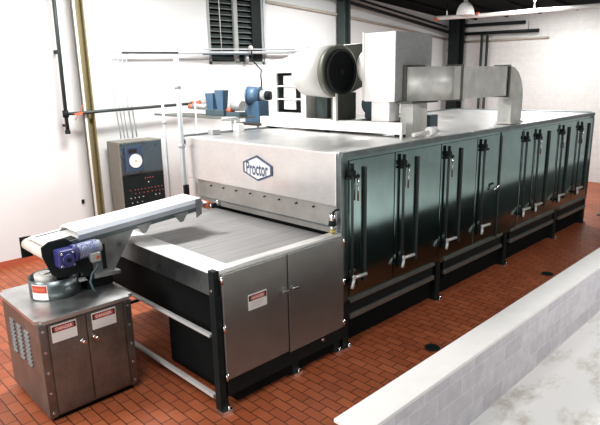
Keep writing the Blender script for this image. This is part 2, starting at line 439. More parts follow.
lp = thing('wall_pipe', (16.4, 8.6, 4.2), 'lower black pipe on the far wall with two legs dropping behind the duct', 'pipe')
MB().tube([(16.42, 9.5, 4.28), (16.42, 6.98, 4.22)], 0.050, 'black', 10).build('pipe', lp)
for y in (8.68, 8.50):
    MB().tube([(16.35, y, 4.24), (16.35, y, 0.0)], 0.040, 'darkgreen', 10).cyl((16.35, y - 0.05, 2.9), (16.35, y + 0.05, 2.9), 0.07, None, 'black', 10).build('drop_leg', lp)
MB().tube([(16.42, 7.28, 4.24), (16.42, 7.28, 4.5)], 0.008, 'black', 6).build('hanger', lp)
rc = thing('ceiling_conduit', (14.0, 6.6, 4.5), 'bright metal conduit with red couplings running under the dark roof at the top right', 'conduit')
MB().tube([(14.0, 8.81, 4.57), (14.0, 7.6, 4.52), (14.0, 4.0, 4.46)], 0.055, 'white', 10).build('pipe', rc)
for y in (8.81, 7.6):
    MB().cyl((14.0, y + 0.05, 4.555), (14.0, y - 0.05, 4.55), 0.058, None, 'orange', 12).build('coupling', rc)
for y in (8.5, 6.1):
    MB().tube([(14.0, y, 4.52), (14.0, y, ceil_z(14.0))], 0.022, 'chrome', 6).build('hanger', rc)
# high bay lamp
LX, LY = 13.6, 7.72
hl = thing('high_bay_lamp', (LX, LY, 4.52), 'white domed industrial lamp hanging in front of the corner column', 'lamp')
sh = MB()
prof = [(0.235, 4.52), (0.225, 4.58), (0.20, 4.68), (0.16, 4.76), (0.10, 4.82), (0.06, 4.84)]
n = 28; rings = []
for r, z in prof:
    rings.append([sh.bm.verts.new((LX + r * math.cos(2 * PI * j / n), LY + r * math.sin(2 * PI * j / n), z)) for j in range(n)])
ii = sh.mi('white')
for a, b in zip(rings, rings[1:]):
    for j in range(n):
        f = sh.bm.faces.new((a[j], a[(j + 1) % n], b[(j + 1) % n], b[j])); f.material_index = ii; f.smooth = True
sh.build('lamp_shade', hl)
MB().cyl((LX, LY, 4.83), (LX, LY, ceil_z(LX)), 0.055, None, 'greysheet', 14).build('socket', hl)
MB().sphere((LX, LY, 4.62), 0.09, 'signwhite', (1, 1, 1.3)).build('bulb', hl)

# ------------------------------------------------------------------ electrical panel
ep = thing('electrical_panel', (4.97, 9.55, 0), 'tall dark electrical panel with a round chart recorder, beside the white wall', 'panel')
EX0, EX1, EY, EZ = 4.54, 5.41, 9.30, 1.965
MB().box(EX0, EX1, EY, 9.75, 0.0, EZ, 'panelside', 0.012).build('cabinet', ep)
MB().box(EX0 + 0.02, EX1 - 0.02, EY - 0.02, EY, 1.38, EZ - 0.02, 'panelsteel', 0.004).build('upper_plate', ep)
lowp = MB().box(EX0 + 0.02, EX1 - 0.02, EY - 0.025, EY, 0.12, 1.36, 'black', 0.004).build('lower_door', ep)
rec = MB().box(4.63, 4.97, EY - 0.07, EY - 0.02, 1.42, 1.88, 'panelblue', 0.012).build('chart_recorder', ep)
MB().cyl((4.815, EY - 0.068, 1.615), (4.815, EY - 0.082, 1.615), 0.125, None, 'white', 28).cyl((4.815, EY - 0.08, 1.615), (4.815, EY - 0.09, 1.615), 0.012, None, 'orange', 10).build('chart_dial', rec)
MB().box(4.69, 4.85, EY - 0.08, EY - 0.068, 1.765, 1.835, 'inkblack', 0.003).build('display', rec)
rows = [(1.27, [5.0, 5.05, 5.10, 5.16], 'pink'), (1.19, [5.06], 'signwhite'), (1.075, [4.68, 4.78, 4.84, 4.91, 4.98, 5.05, 5.12, 5.19, 5.26, 5.33], 'pink'),
        (1.005, [4.78, 4.86, 4.95, 5.03, 5.12, 5.20, 5.28, 5.35], 'pink'), (0.93, [4.68, 4.76, 4.84, 4.93, 5.19, 5.27], 'inkgrey'), (0.84, [4.70, 4.80, 4.90], 'inkgrey')]
for z, xs, mt in rows:
    for x in xs:
        MB().cyl((x, EY - 0.025, z), (x, EY - 0.035, z), 0.010, None, mt, 8).build('push_button', lowp)

# ------------------------------------------------------------------ drying oven
ov = thing('drying_oven', (8.0, 5.3, 0), 'long stainless steel tunnel oven with rows of latched doors and a bright front hood', 'oven')
OX0, OX1, OY0, OY1, OZ = 4.32, 11.85, 3.80, 6.85, 2.22
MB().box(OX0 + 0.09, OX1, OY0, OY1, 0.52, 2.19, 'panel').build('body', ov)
MB().box(OX0, OX1, OY0 + 0.05, OY1 - 0.05, 2.19, 2.235, 'roofsteel', 0.006).build('roof', ov)
rt = MB()
rt.box(OX0, OX1, OY0 - 0.012, OY0 + 0.05, 2.185, 2.245, 'skirt', 0.006)
rt.box(OX0, OX1, OY1 - 0.05, OY1 + 0.012, 2.12, 2.26, 'skirt', 0.006)
rt.box(OX1 - 0.05, OX1 + 0.012, OY0 + 0.05, OY1 - 0.05, 2.12, 2.26, 'skirt', 0.006)
rt.build('roof_edge', ov)
hd = MB().box(4.29, 4.41, 3.86, 6.72, 1.66, 2.24, 'hood', 0.012)
hd.build('front_hood', ov)
MB().box(4.30, 4.41, 6.48, 6.72, 0.5, 1.66, 'hood', 0.008).build('left_jamb', ov)
MB().box(4.295, 4.41, 3.795, 3.86, 0.5, 2.20, 'skirt', 0.006).build('right_jamb', ov)
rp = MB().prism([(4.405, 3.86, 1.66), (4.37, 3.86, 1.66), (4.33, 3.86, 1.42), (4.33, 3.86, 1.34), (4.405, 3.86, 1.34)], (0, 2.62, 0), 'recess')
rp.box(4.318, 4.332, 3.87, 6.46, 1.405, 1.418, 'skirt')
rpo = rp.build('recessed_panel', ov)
for y in (6.24, 5.96, 5.68, 5.39, 5.11, 4.84, 4.54, 4.26):
    MB().cyl((4.375, y, 1.595), (4.335, y, 1.59), 0.010, None, 'black', 8).build('bolt', rpo)
MB().box(4.40, 4.42, 3.86, 6.48, 1.26, 1.345, 'black_matte').build('belt_slot', ov)
# badge
bd = MB()
hexp = [(5.42, 2.01), (5.15, 2.11), (4.87, 2.00), (4.87, 1.885), (5.14, 1.79), (5.42, 1.88)]
cy = sum(p[0] for p in hexp) / 6; cz = sum(p[1] for p in hexp) / 6
bd.prism([(4.290, y, z) for y, z in hexp], (-0.010, 0, 0), 'badgeblue')
bd.prism([(4.281, cy + (y - cy) * 0.87, cz + (z - cz) * 0.83) for y, z in hexp], (-0.005, 0, 0), 'signwhite')
bd.text('Proctor', (4.2745, cy, cz), (0, -1, 0), (0, 0, 1), 0.41, 0.17, 'badgeblue', 0.02)
bd.build('badge', ov)['label'] = 'white hexagonal badge with dark blue lettering and border'
# joint strip between the two modules
MB().box(7.90, 8.60, OY0 - 0.02, OY0, 0.56, 2.17, 'panel', 0.003).box(7.86, 7.90, OY0 - 0.035, OY0, 0.56, 2.12, 'darkgreen').build('joint_panel', ov)
doors = [(4.42, 5.22, 4.42, 4.68), (5.24, 6.22, 5.36, 5.70), (6.24, 7.16, 6.36, 6.74), (7.18, 7.84, 7.32, None),
         (8.63, 9.08, 8.70, None), (9.10, 10.04, 9.17, 9.66), (10.06, 10.94, 10.16, 10.55), (10.96, 11.82, 11.05, 11.56)]
for x0, x1, bar, bar2 in doors:
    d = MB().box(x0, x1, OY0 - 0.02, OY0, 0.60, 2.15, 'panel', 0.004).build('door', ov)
    yb = OY0 - 0.055
    MB().tube([(bar, yb, 0.72), (bar, yb, 2.07)], 0.017, 'darkgreen', 10).build('latch_rod', d)
    k = MB().box(bar - 0.035, bar + 0.035, OY0 - 0.08, OY0 - 0.02, 1.99, 2.05, 'black', 0.008)
    k.box(bar - 0.06, bar + 0.13, OY0 - 0.06, OY0 - 0.02, 1.955, 1.985, 'black', 0.006)
    k.cyl((bar, yb, 2.05), (bar, yb, 2.12), 0.022, None, 'black', 8)
    k.build('clamp', d)
    h = MB().tube([(bar + 0.0, yb, 0.86), (bar + 0.03, yb - 0.03, 0.85), (bar + 0.19, yb - 0.05, 0.855)], 0.020, 'barbright', 8)
    h.tube([(bar + 0.02, yb - 0.02, 0.86), (bar - 0.04, yb - 0.05, 0.80), (bar - 0.07, yb - 0.06, 0.75)], 0.018, 'barbright', 8)
    h.box(bar - 0.04, bar + 0.06, OY0 - 0.09, OY0 - 0.02, 0.76, 0.80, 'black', 0.004)
    h.build('lever_handle', d)
    if bar2:
        MB().box(bar2 - 0.035, bar2 + 0.0, OY0 - 0.05, OY0 - 0.02, 0.74, 2.06, 'darkgreen', 0.008).build('jamb_bar', d)
        MB().tube([(bar + 0.11, OY0 - 0.045, 1.70), (bar + 0.11, OY0 - 0.045, 2.0)], 0.010, 'chrome', 8).build('stay', d)
MB().tube([(7.66, OY0 - 0.07, 1.34), (7.74, OY0 - 0.09, 1.40), (7.80, OY0 - 0.07, 1.41)], 0.020, 'chrome', 8).build('side_handle', ov)
# base: black block for the shade under the oven, light rails, legs and feet
MB().box(OX0 + 0.15, OX1 - 0.05, OY0 + 0.07, OY1 - 0.10, 0.03, 0.52, 'black_matte').build('base_shade', ov)
for a, b in ((4.42, 6.16), (6.42, 8.12), (8.42, 10.16), (10.42, 11.80)):
    MB().box(a, b, OY0 - 0.03, OY0 + 0.05, 0.53, 0.575, 'rail', 0.006).build('base_rail', ov)
    MB().box(a, b, OY0 - 0.03, OY0 + 0.05, 0.335, 0.395, 'rail', 0.006).build('base_rail', ov)
    MB().box(a, b, OY0 + 0.0, OY0 + 0.1, 0.395, 0.53, 'black').build('base_panel', ov)
for x in (4.36, 6.28, 8.27, 10.28, 11.76):
    for y in (3.84, 6.75):
        lg = MB().box(x - 0.05, x + 0.05, y - 0.05, y + 0.05, 0.02, 0.56, 'black', 0.004).build('leg', ov)
        MB().box(x - 0.07, x + 0.07, y - 0.09, y + 0.06, 0.0, 0.02, 'chrome', 0.004).cyl((x + 0.04, y - 0.07, 0.02), (x + 0.04, y - 0.07, 0.05), 0.016, None, 'chrome', 8).build('foot', lg)

# air regulator on the table corner
rg = thing('air_regulator', (4.22, 3.85, 1.39), 'small chrome and black air regulator at the right corner of the oven mouth', 'regulator')
MB().cyl((4.22, 3.85, 1.52), (4.22, 3.85, 1.60), 0.04, None, 'chrome', 14).tube([(4.22, 3.85, 1.605), (4.26, 3.84, 1.63), (4.42, 3.81, 1.63)], 0.012, 'black', 8).build('head', rg)
MB().cyl((4.22, 3.85, 1.47), (4.22, 3.85, 1.52), 0.048, 0.04, 'black', 14).build('bowl', rg)
MB().cyl((4.22, 3.85, 1.42), (4.22, 3.85, 1.47), 0.028, 0.03, 'chrome', 12).build('valve', rg)
MB().cyl((4.22, 3.85, 1.39), (4.22, 3.85, 1.42), 0.030, None, 'yellow', 12).build('fitting', rg)

# ------------------------------------------------------------------ feed table
def danger_sign(parent, org, u, v, nrm, w, h, name='danger_sign', lines=3):
    o, u, v, nn = Vector(org), Vector(u).normalized(), Vector(v).normalized(), Vector(nrm).normalized()
    m = MB()
    def rect(a0, a1, b0, b1, d0, d1, mat):
        m.prism([o + u * a + v * b + nn * d0 for a, b in ((a0, b0), (a1, b0), (a1, b1), (a0, b1))], nn * (d1 - d0), mat)
    rect(-w / 2, w / 2, -h / 2, h / 2, 0, 0.003, 'signwhite')
    rect(-w * 0.47, w * 0.47, h * 0.08, h * 0.42, 0.003, 0.004, 'inkblack')
    pts = []
    for k in range(24):
        t = 2 * PI * k / 24
        ca, sa = math.cos(t), math.sin(t)
        pts.append(o + u * (w * 0.40 * math.copysign(abs(ca) ** 0.45, ca)) + v * (h * 0.25 + h * 0.145 * math.copysign(abs(sa) ** 0.6, sa)) + nn * 0.004)
    m.prism(pts, nn * 0.001, 'red')
    m.text('DANGER', o + v * h * 0.25 + nn * 0.0058, u, v, w * 0.66, h * 0.17, 'signwhite', 0.015)
    for k in range(lines):
        b = -h * 0.08 - k * h * 0.12
        for a0, a1 in ((-0.36, -0.12), (-0.09, 0.14), (0.17, 0.33 - 0.08 * k)):
            rect(w * a0, w * a1, b - h * 0.018, b + h * 0.018, 0.003, 0.0036, 'inkgrey')
    ob = m.build(name, parent)
    ob['label'] = 'white danger sign with red and black header'
    return ob

ft = thing('feed_table', (3.45, 5.1, 0), 'stainless belt feed table with two cabinet doors, standing in front of the oven mouth', 'table')
TY0, TY1, TX0, TX1 = 3.76, 6.46, 2.64, 4.285
fr = MB().box(TX0 + 0.02, TX1, TY0 + 0.015, TY0 + 0.13, 1.29, 1.385, 'hood', 0.012)
fr.build('side_rail', ft)
MB().box(TX0 + 0.25, TX1, TY1 - 0.10, TY1, 1.25, 1.375, 'hood', 0.012).build('side_rail', ft)
MB().box(2.86, 4.345, TY0 + 0.13, TY1 - 0.10, 1.272, 1.292, 'belt').build('belt', ft)
MB().prism([(2.96, TY0 + 0.13, 1.305), (2.66, TY0 + 0.13, 1.335), (2.655, TY0 + 0.13, 1.31), (2.96, TY0 + 0.13, 1.29)], (0, TY1 - TY0 - 0.23, 0), 'covertop').build('nose_plate', ft)
MB().prism([(2.662, TY0 + 0.10, 1.335), (2.60, TY0 + 0.10, 1.15), (2.62, TY0 + 0.10, 1.145), (2.682, TY0 + 0.10, 1.325)], (0, TY1 - TY0 - 0.2, 0), 'apron').build('apron', ft)
MB().box(2.60, 2.655, TY0 + 0.02, TY0 + 0.10, 1.13, 1.385, 'black', 0.005).cyl((2.60, TY0 + 0.06, 1.2), (2.592, TY0 + 0.06, 1.2), 0.015, None, 'chrome', 8).build('corner_bracket', ft)
MB().box(2.74, 4.28, TY0 + 0.14, TY1 - 0.08, 0.66, 1.25, 'black_matte').build('belt_pan', ft)  # belt pan deepened to keep light off the floor below
MB().box(2.74, 4.28, TY1 - 0.08, TY1 - 0.05, 0.38, 1.24, 'black_matte').build('back_panel', ft)
MB().box(2.80, 4.28, TY0 + 0.031, 4.95, 0.04, 0.66, 'black_matte').build('table_shade_box', ft)  # black box put in for the shade under the table
MB().box(2.66, 4.28, TY0 + 0.005, TY0 + 0.03, 0.15, 1.29, 'black').build('door_frame', ft)
d1 = MB().box(2.665, 3.440, TY0 - 0.018, TY0 + 0.005, 0.325, 1.345, 'doorsteel', 0.006).build('door', ft)
d2 = MB().box(3.455, 4.275, TY0 - 0.018, TY0 + 0.005, 0.305, 1.350, 'doorsteel', 0.006).build('door', ft)
for d, x in ((d1, 3.39), (d2, 3.515)):
    h = MB().cyl((x, TY0 - 0.018, 0.99), (x, TY0 - 0.045, 0.99), 0.014, None, 'chrome', 10)
    h.box(x - 0.045, x + 0.045, TY0 - 0.06, TY0 - 0.042, 0.975, 1.003, 'chrome', 0.006)
    h.build('handle', d)
for d, x in ((d1, 2.66), (d2, 4.275)):
    for z in (1.30, 0.84, 0.36):
        MB().cyl((x, TY0 - 0.022, z - 0.035), (x, TY0 - 0.022, z + 0.035), 0.014, None, 'chrome', 8).build('hinge', d)
danger_sign(d1, (3.055, TY0 - 0.019, 1.002), (1, 0, 0), (0, 0, 1), (0, -1, 0), 0.225, 0.155)
for x, y in ((2.635, TY0 + 0.04), (3.56, TY0 + 0.06), (4.20, TY0 + 0.06), (2.635, TY1 - 0.05), (3.46, TY1 - 0.05), (4.20, TY1 - 0.05)):
    lg = MB().box(x - 0.045, x + 0.045, y - 0.035, y + 0.045, 0.03, 1.15 if x < 3 else 0.4, 'black', 0.004).build('leg', ft)
    MB().box(x - 0.05, x + 0.07, y - 0.07, y + 0.05, 0.0, 0.03, 'chrome', 0.004).cyl((x + 0.04, y - 0.045, 0.03), (x + 0.04, y - 0.045, 0.06), 0.014, None, 'chrome', 8).build('foot', lg)
MB().box(2.60, 2.645, TY0 + 0.14, TY1 - 0.09, 0.722, 0.752, 'barbright', 0.006).build('cross_rail', ft)['label'] = 'upper bright cross rail'
MB().box(2.60, 2.645, TY0 + 0.14, TY1 - 0.09, 0.105, 0.140, 'barbright', 0.006).build('cross_rail', ft)['label'] = 'lower bright cross rail'
MB().box(2.68, 4.20, TY1 - 0.07, TY1 - 0.03, 0.18, 0.215, 'black').build('back_rail', ft)
MB().cyl((3.94, TY0 + 0.005, 0.27), (3.94, TY0 - 0.02, 0.27), 0.018, None, 'chrome', 10).build('drain_plug', ft)

# ------------------------------------------------------------------ drive cabinet under the conveyor
bx = thing('drive_cabinet', (1.86, 5.25, 0), 'low square stainless cabinet with two doors and two danger signs, under the inclined conveyor', 'cabinet')
BX0, BX1, BY0, BY1, BZ = 1.425, 2.295, 4.77, 5.74, 0.965
MB().box(BX0, BX1, BY0, BY1, 0.05, BZ, 'binsteel', 0.008).build('body', bx)
MB().box(BX0 + 0.04, BX1 - 0.04, BY0 + 0.03, BY1 - 0.04, 0.0, 0.05, 'black_matte').build('plinth', bx)
tp = MB().box(BX0 - 0.015, BX1 + 0.03, BY0 - 0.035, BY1 + 0.09, BZ, 1.0, 'topsteel')
es = [e for e in tp.bm.edges if abs(e.verts[0].co.z - e.verts[1].co.z) > 0.01]
bmesh.ops.bevel(tp.bm, geom=es, offset=0.05, segments=5, affect='EDGES')
tp.build('top_plate', bx)
bd1 = MB().box(1.505, 1.84, BY0 - 0.015, BY0, 0.08, 0.945, 'binsteel', 0.004).build('door', bx)
bd2 = MB().box(1.85, 2.205, BY0 - 0.015, BY0, 0.08, 0.945, 'binsteel', 0.004).build('door', bx)
for x0, x1 in ((1.425, 1.492), (2.225, 2.295)):
    s_ = MB().box(x0, x1, BY0 - 0.012, BY0, 0.05, 0.96, 'skirt', 0.004).build('corner_strip', bx)
    for k in range(5):
        z = 0.10 + k * 0.2
        MB().cyl(((x0 + x1) / 2, BY0 - 0.012, z), ((x0 + x1) / 2, BY0 - 0.022, z), 0.013, None, 'steel', 8).build('bolt', s_)
for d, x in ((bd1, 1.785), (bd2, 1.905)):
    h = MB().cyl((x, BY0 - 0.015, 0.705), (x, BY0 - 0.04, 0.705), 0.022, None, 'chrome', 12)
    h.cyl((x + 0.012, BY0 - 0.038, 0.70), (x + 0.012, BY0 - 0.06, 0.692), 0.020, 0.016, 'chrome', 12)
    h.build('knob', d)
danger_sign(bd1, (1.64, BY0 - 0.016, 0.850), (1, 0, 0), (0, 0, 1), (0, -1, 0), 0.225, 0.165, lines=0)
danger_sign(bd2, (2.012, BY0 - 0.016, 0.850), (1, 0, 0), (0, 0, 1), (0, -1, 0), 0.235, 0.165, lines=0)
for yc in (5.09, 5.29, 5.49):
    lv = MB()
    for k in range(9):
        z = 0.47 + k * 0.04
        lv.prism([(BX0, yc - 0.055, z), (BX0 - 0.016, yc - 0.055, z + 0.006), (BX0, yc - 0.055, z + 0.026)], (0, 0.11, 0), 'cvplate')
    lv.build('louvre', bx)

# swivel drum on the cabinet top
DC = Vector((1.82, 5.36, 1.0)); DR = 0.235
dm = thing('swivel_drum', DC, 'round open steel drum with a red sticker, on the cabinet top under the conveyor tail', 'drum')
MB().ring(DC, (0, 0, 1), DR, DR - 0.012, 0.19, 'skirt', 40).build('shell', dm)
MB().cyl(DC + Vector((0, 0, 0.001)), DC + Vector((0, 0, 0.03)), DR - 0.012, None, 'black', 32).build('base', dm)
MB().cyl(DC + Vector((-0.06, 0.07, 0.03)), DC + Vector((-0.06, 0.07, 0.2)), 0.10, None, 'offwhite', 24).cyl(DC + Vector((-0.06, 0.07, 0.2)), DC + Vector((-0.06, 0.07, 0.215)), 0.05, None, 'steel', 16).build('hub', dm)
st = MB()
def arc_patch(a0, a1, z0, z1, r, mat):
    n = 10; i = st.mi(mat); A = []; B = []
    for k in range(n + 1):
        a = a0 + (a1 - a0) * k / n
        A.append(st.bm.verts.new(DC + Vector((r * math.cos(a), r * math.sin(a), z0)))); B.append(st.bm.verts.new(DC + Vector((r * math.cos(a), r * math.sin(a), z1))))
    for k in range(n):
        f = st.bm.faces.new((A[k], A[k + 1], B[k + 1], B[k])); f.material_index = i
aa = math.radians(213)
arc_patch(aa - 0.36, aa + 0.36, 0.015, 0.165, DR + 0.002, 'signwhite')
arc_patch(aa - 0.33, aa + 0.33, 0.085, 0.155, DR + 0.004, 'red')
arc_patch(aa - 0.26, aa + 0.26, 0.105, 0.135, DR + 0.005, 'orange')
st.build('sticker', dm)['label'] = 'white sticker with red header'

# ------------------------------------------------------------------ inclined conveyor
cv = thing('inclined_conveyor', (2.1, 5.42, 1.0), 'narrow inclined belt conveyor with a white cover, feeding from the cabinet onto the table', 'conveyor')
SL = (1.693 - 1.600) / (3.435 - 2.01)
def zc(x, base=1.600): return base + SL * (x - 2.01)
CY0, CY1 = 5.20, 5.66
def sloped(m, x0, x1, prof, mat):
    """cross-section prof [(y, dz)] swept from x0 to x1 along the slope"""
    i = m.mi(mat)
    a = [m.bm.verts.new((x0, y, zc(x0) + dz)) for y, dz in prof]; b = [m.bm.verts.new((x1, y, zc(x1) + dz)) for y, dz in prof]
    n = len(prof)
    for f in [m.bm.faces.new(a), m.bm.faces.new(b[::-1])] + [m.bm.faces.new((a[k], b[k], b[(k + 1) % n], a[(k + 1) % n])) for k in range(n)]:
        f.material_index = i
cvr = MB()
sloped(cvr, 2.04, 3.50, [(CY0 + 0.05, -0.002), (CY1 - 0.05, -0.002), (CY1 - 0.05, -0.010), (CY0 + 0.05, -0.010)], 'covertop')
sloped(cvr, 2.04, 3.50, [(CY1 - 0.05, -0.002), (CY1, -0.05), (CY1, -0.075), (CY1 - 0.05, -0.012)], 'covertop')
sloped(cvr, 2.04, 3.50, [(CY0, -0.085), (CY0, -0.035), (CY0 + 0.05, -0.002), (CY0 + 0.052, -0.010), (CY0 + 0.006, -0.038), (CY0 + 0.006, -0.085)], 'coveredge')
cvr.build('cover', cv)
fr = MB()
sloped(fr, 1.78, 3.44, [(CY0 + 0.008, -0.135), (CY0 + 0.008, -0.07), (CY0 + 0.02, -0.07), (CY0 + 0.02, -0.135)], 'cvsteel')
sloped(fr, 1.78, 3.44, [(CY1 - 0.02, -0.135), (CY1 - 0.02, -0.06), (CY1 - 0.008, -0.06), (CY1 - 0.008, -0.135)], 'cvsteel')
sloped(fr, 1.78, 3.44, [(CY0 + 0.02, -0.13), (CY0 + 0.02, -0.12), (CY1 - 0.02, -0.12), (CY1 - 0.02, -0.13)], 'black')
fr.build('frame', cv)
be = MB()
sloped(be, 1.74, 3.58, [(CY0 + 0.03, -0.075), (CY0 + 0.03, -0.068), (CY1 + 0.06, -0.068), (CY1 + 0.06, -0.075)], 'covertop')
sloped(be, 1.80, 2.03, [(CY0 + 0.03, -0.068), (CY0 + 0.03, -0.062), (CY0 + 0.16, -0.062), (CY0 + 0.16, -0.068)], 'black')  # black strip in place of the shade at the cover mouth
be.build('belt', cv)
TZ = 1.435
MB().cyl((1.745, CY0 - 0.01, TZ), (1.745, CY1 + 0.12, TZ), 0.058, None, 'cream', 24).build('tail_roller', cv)
MB().box(1.68, 1.79, CY1 + 0.12, CY1 + 0.14, TZ - 0.14, TZ + 0.075, 'black', 0.004).build('tail_bracket', cv)
hr = MB().cyl((3.60, CY0 + 0.02, zc(3.60) - 0.11), (3.60, CY1 - 0.02, zc(3.60) - 0.11), 0.044, None, 'orangeroll', 20)
hr.cyl((3.60, CY0 - 0.03, zc(3.60) - 0.11), (3.60, CY0 + 0.02, zc(3.60) - 0.11), 0.018, None, 'chrome', 10)
hr.build('head_roller', cv)
hb = MB()
hb.prism([(3.40, CY0 - 0.012, zc(3.4) + 0.01), (3.47, CY0 - 0.012, zc(3.47) + 0.01), (3.47, CY0 - 0.012, zc(3.47) - 0.17), (3.40, CY0 - 0.012, zc(3.4) - 0.20)], (0, 0.018, 0), 'cvplate')
hb.build('head_plate', cv)
MB().box(3.60, 3.72, CY0 - 0.04, CY0 - 0.015, zc(3.6) - 0.14, zc(3.6) - 0.08, 'black', 0.006).cyl((3.69, CY0 - 0.05, zc(3.6) - 0.09), (3.69, CY0 + 0.0, zc(3.6) - 0.09), 0.028, None, 'chrome', 12).build('take_up', cv)
for x in (2.74, 3.20):
    MB().prism([(x - 0.09, CY0 - 0.006, zc(x) - 0.105), (x + 0.09, CY0 - 0.006, zc(x) - 0.10), (x + 0.02, CY0 - 0.006, zc(x) - 0.20), (x - 0.02, CY0 - 0.006, zc(x) - 0.20)], (0, 0.014, 0), 'cvplate').build('gusset', cv)
# stand
sd = MB().prism([(2.02, CY0, 1.15), (2.36, CY0, 1.12), (2.62, CY0, zc(2.62) - 0.13), (2.04, CY0, zc(2.04) - 0.13)], (0, CY1 - CY0 - 0.02, 0), 'cvplate')
sd.box(2.25, 2.29, CY0 - 0.006, CY0 + 0.0, 1.17, 1.43, 'black')
sd.cyl((2.45, CY0, 1.40), (2.45, CY0 - 0.006, 1.40), 0.03, None, 'skirt', 14)
sd.build('support_stand', cv)
MB().prism([(1.98, CY0 - 0.03, 1.11), (2.42, CY0 - 0.03, 1.09), (2.42, CY0 - 0.03, 1.125), (1.98, CY0 - 0.03, 1.15)], (0, CY1 - CY0, 0), 'topsteel').build('flange', cv)
MB().box(2.07, 2.34, CY0 - 0.01, CY1 - 0.08, 1.0, 1.10, 'black_matte', 0.01).build('pedestal', cv)
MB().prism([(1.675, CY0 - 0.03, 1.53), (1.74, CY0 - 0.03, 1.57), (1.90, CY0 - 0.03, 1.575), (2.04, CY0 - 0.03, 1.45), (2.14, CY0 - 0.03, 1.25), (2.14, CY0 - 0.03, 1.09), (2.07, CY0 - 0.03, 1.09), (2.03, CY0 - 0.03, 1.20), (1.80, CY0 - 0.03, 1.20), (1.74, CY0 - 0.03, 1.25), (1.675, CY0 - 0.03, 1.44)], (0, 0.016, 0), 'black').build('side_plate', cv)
# gearmotor
gm = MB().box(1.77, 1.92, 5.02, 5.17, 1.33, 1.50, 'violet', 0.02)
for dx, dz in ((-0.055, 0.06), (0.055, 0.06), (-0.055, -0.06), (0.055, -0.06)):
    gm.cyl((1.845 + dx, 5.02, 1.415 + dz), (1.845 + dx, 5.008, 1.415 + dz), 0.012, None, 'chrome', 8)
gmo = gm.build('gearbox', cv)
MB().cyl((1.845, 5.02, 1.415), (1.845, 4.985, 1.415), 0.052, None, 'violet', 20).cyl((1.845, 4.985, 1.415), (1.845, 4.975, 1.415), 0.022, None, 'black', 14).build('hub', gmo)
mt = MB().cyl((1.92, 5.10, 1.435), (1.96, 5.10, 1.437), 0.085, None, 'violet', 24).cyl((1.96, 5.10, 1.437), (2.16, 5.10, 1.452), 0.075, None, 'motorsilver', 24)
for k in range(8):
    x = 1.98 + k * 0.02
    mt.ring((x, 5.10, 1.4385 + k * 0.0015), (1, 0, 0.075), 0.080, 0.07, 0.008, 'motorsilver', 24)
mt.cyl((2.16, 5.10, 1.452), (2.20, 5.10, 1.455), 0.075, 0.055, 'coveredge', 24)
mt.build('motor', cv)
jb = MB().box(2.06, 2.15, 4.99, 5.05, 1.33, 1.42, 'greysheet', 0.008).build('junction_box', cv)
MB().box(2.105, 2.135, 4.985, 4.99, 1.36, 1.39, 'red').build('lamp', jb)
MB().tube([(2.12, 5.02, 1.33), (2.11, 5.01, 1.27), (2.05, 5.0, 1.22), (2.02, 4.99, 1.15), (2.04, 4.99, 1.07), (2.09, 5.0, 1.01)], 0.012, 'bluegrey', 8).build('cable', cv)

# ------------------------------------------------------------------ equipment on the oven roof
RZ = 2.235
fb = thing('fan_skid', (6.5, 5.6, RZ), 'long white channel base lying across the oven roof under the fan', 'base')
MB().box(5.94, 6.04, 4.20, 7.02, 2.27, 2.42, 'white', 0.006).build('front_channel', fb)
MB().box(6.95, 7.05, 4.9, 7.02, 2.27, 2.42, 'greensteel', 0.006).build('back_channel', fb)
MB().box(6.04, 6.95, 5.0, 6.95, 2.40, 2.42, 'greensteel').build('deck', fb)
for x, y in ((5.99, 4.26), (5.99, 5.6), (5.99, 6.80), (7.0, 5.0), (7.0, 6.80)):
    MB().box(x - 0.05, x + 0.05, y - 0.05, y + 0.05, RZ, 2.27, 'black').build('foot', fb)
MB().prism([(5.93, 4.19, 2.42), (5.93, 4.215, 2.42), (5.88, 4.19, RZ), (5.88, 4.16, RZ)], (0.03, 0, 0), 'offwhite').build('end_brace', fb)

sb = thing('starter_cabinet', (6.3, 6.4, 2.42), 'open-fronted white cabinet with three boxes inside, left of the round fan', 'cabinet')
m = MB()
X, Y0c, Y1c, Z0c, Z1c = 6.06, 6.06, 6.83, 2.42, 3.34
oy0, oy1, oz0, oz1 = 6.17, 6.72, 2.49, 3.10
m.box(X, X + 0.03, Y0c, oy0, Z0c, 3.16, 'fanwhite').box(X, X + 0.03, oy1, Y1c, Z0c, 3.16, 'fanwhite')
m.box(X, X + 0.03, oy0, oy1, Z0c, oz0, 'fanwhite').box(X, X + 0.03, oy0, oy1, oz1, 3.16, 'fanwhite')
m.box(X + 0.03, 6.75, Y1c - 0.02, Y1c, Z0c, 3.16, 'fanwhite').box(X + 0.03, 6.75, Y0c, Y0c + 0.02, Z0c, 3.16, 'fanwhite')
m.box(X + 0.03, 6.75, Y0c + 0.02, Y1c - 0.02, Z0c, Z0c + 0.02, 'fanwhite')
m.prism([(X, Y1c, 3.16), (X, Y1c, 3.24), (X, 6.0, 3.46), (X, 6.0, 3.16)], (0.69, 0, 0), 'fanwhite')
m.build('shell', sb)
MB().box(X + 0.03, X + 0.27, oy1 - 0.005, oy1 + 0.01, Z0c + 0.02, 3.14, 'darkgreen').box(X + 0.03, X + 0.27, oy0 - 0.01, oy0 + 0.005, Z0c + 0.02, 3.14, 'darkgreen').box(X + 0.03, X + 0.27, oy0, oy1, oz0 - 0.01, oz0, 'darkgreen').build('liner', sb)
MB().box(X + 0.28, X + 0.30, Y0c + 0.02, Y1c - 0.02, Z0c + 0.02, 3.16, 'darkgreen').build('back_panel', sb)
for z in (2.70, 2.90):
    MB().box(X + 0.005, X + 0.26, oy0, oy1, z - 0.012, z + 0.008, 'offwhite').build('shelf', sb)
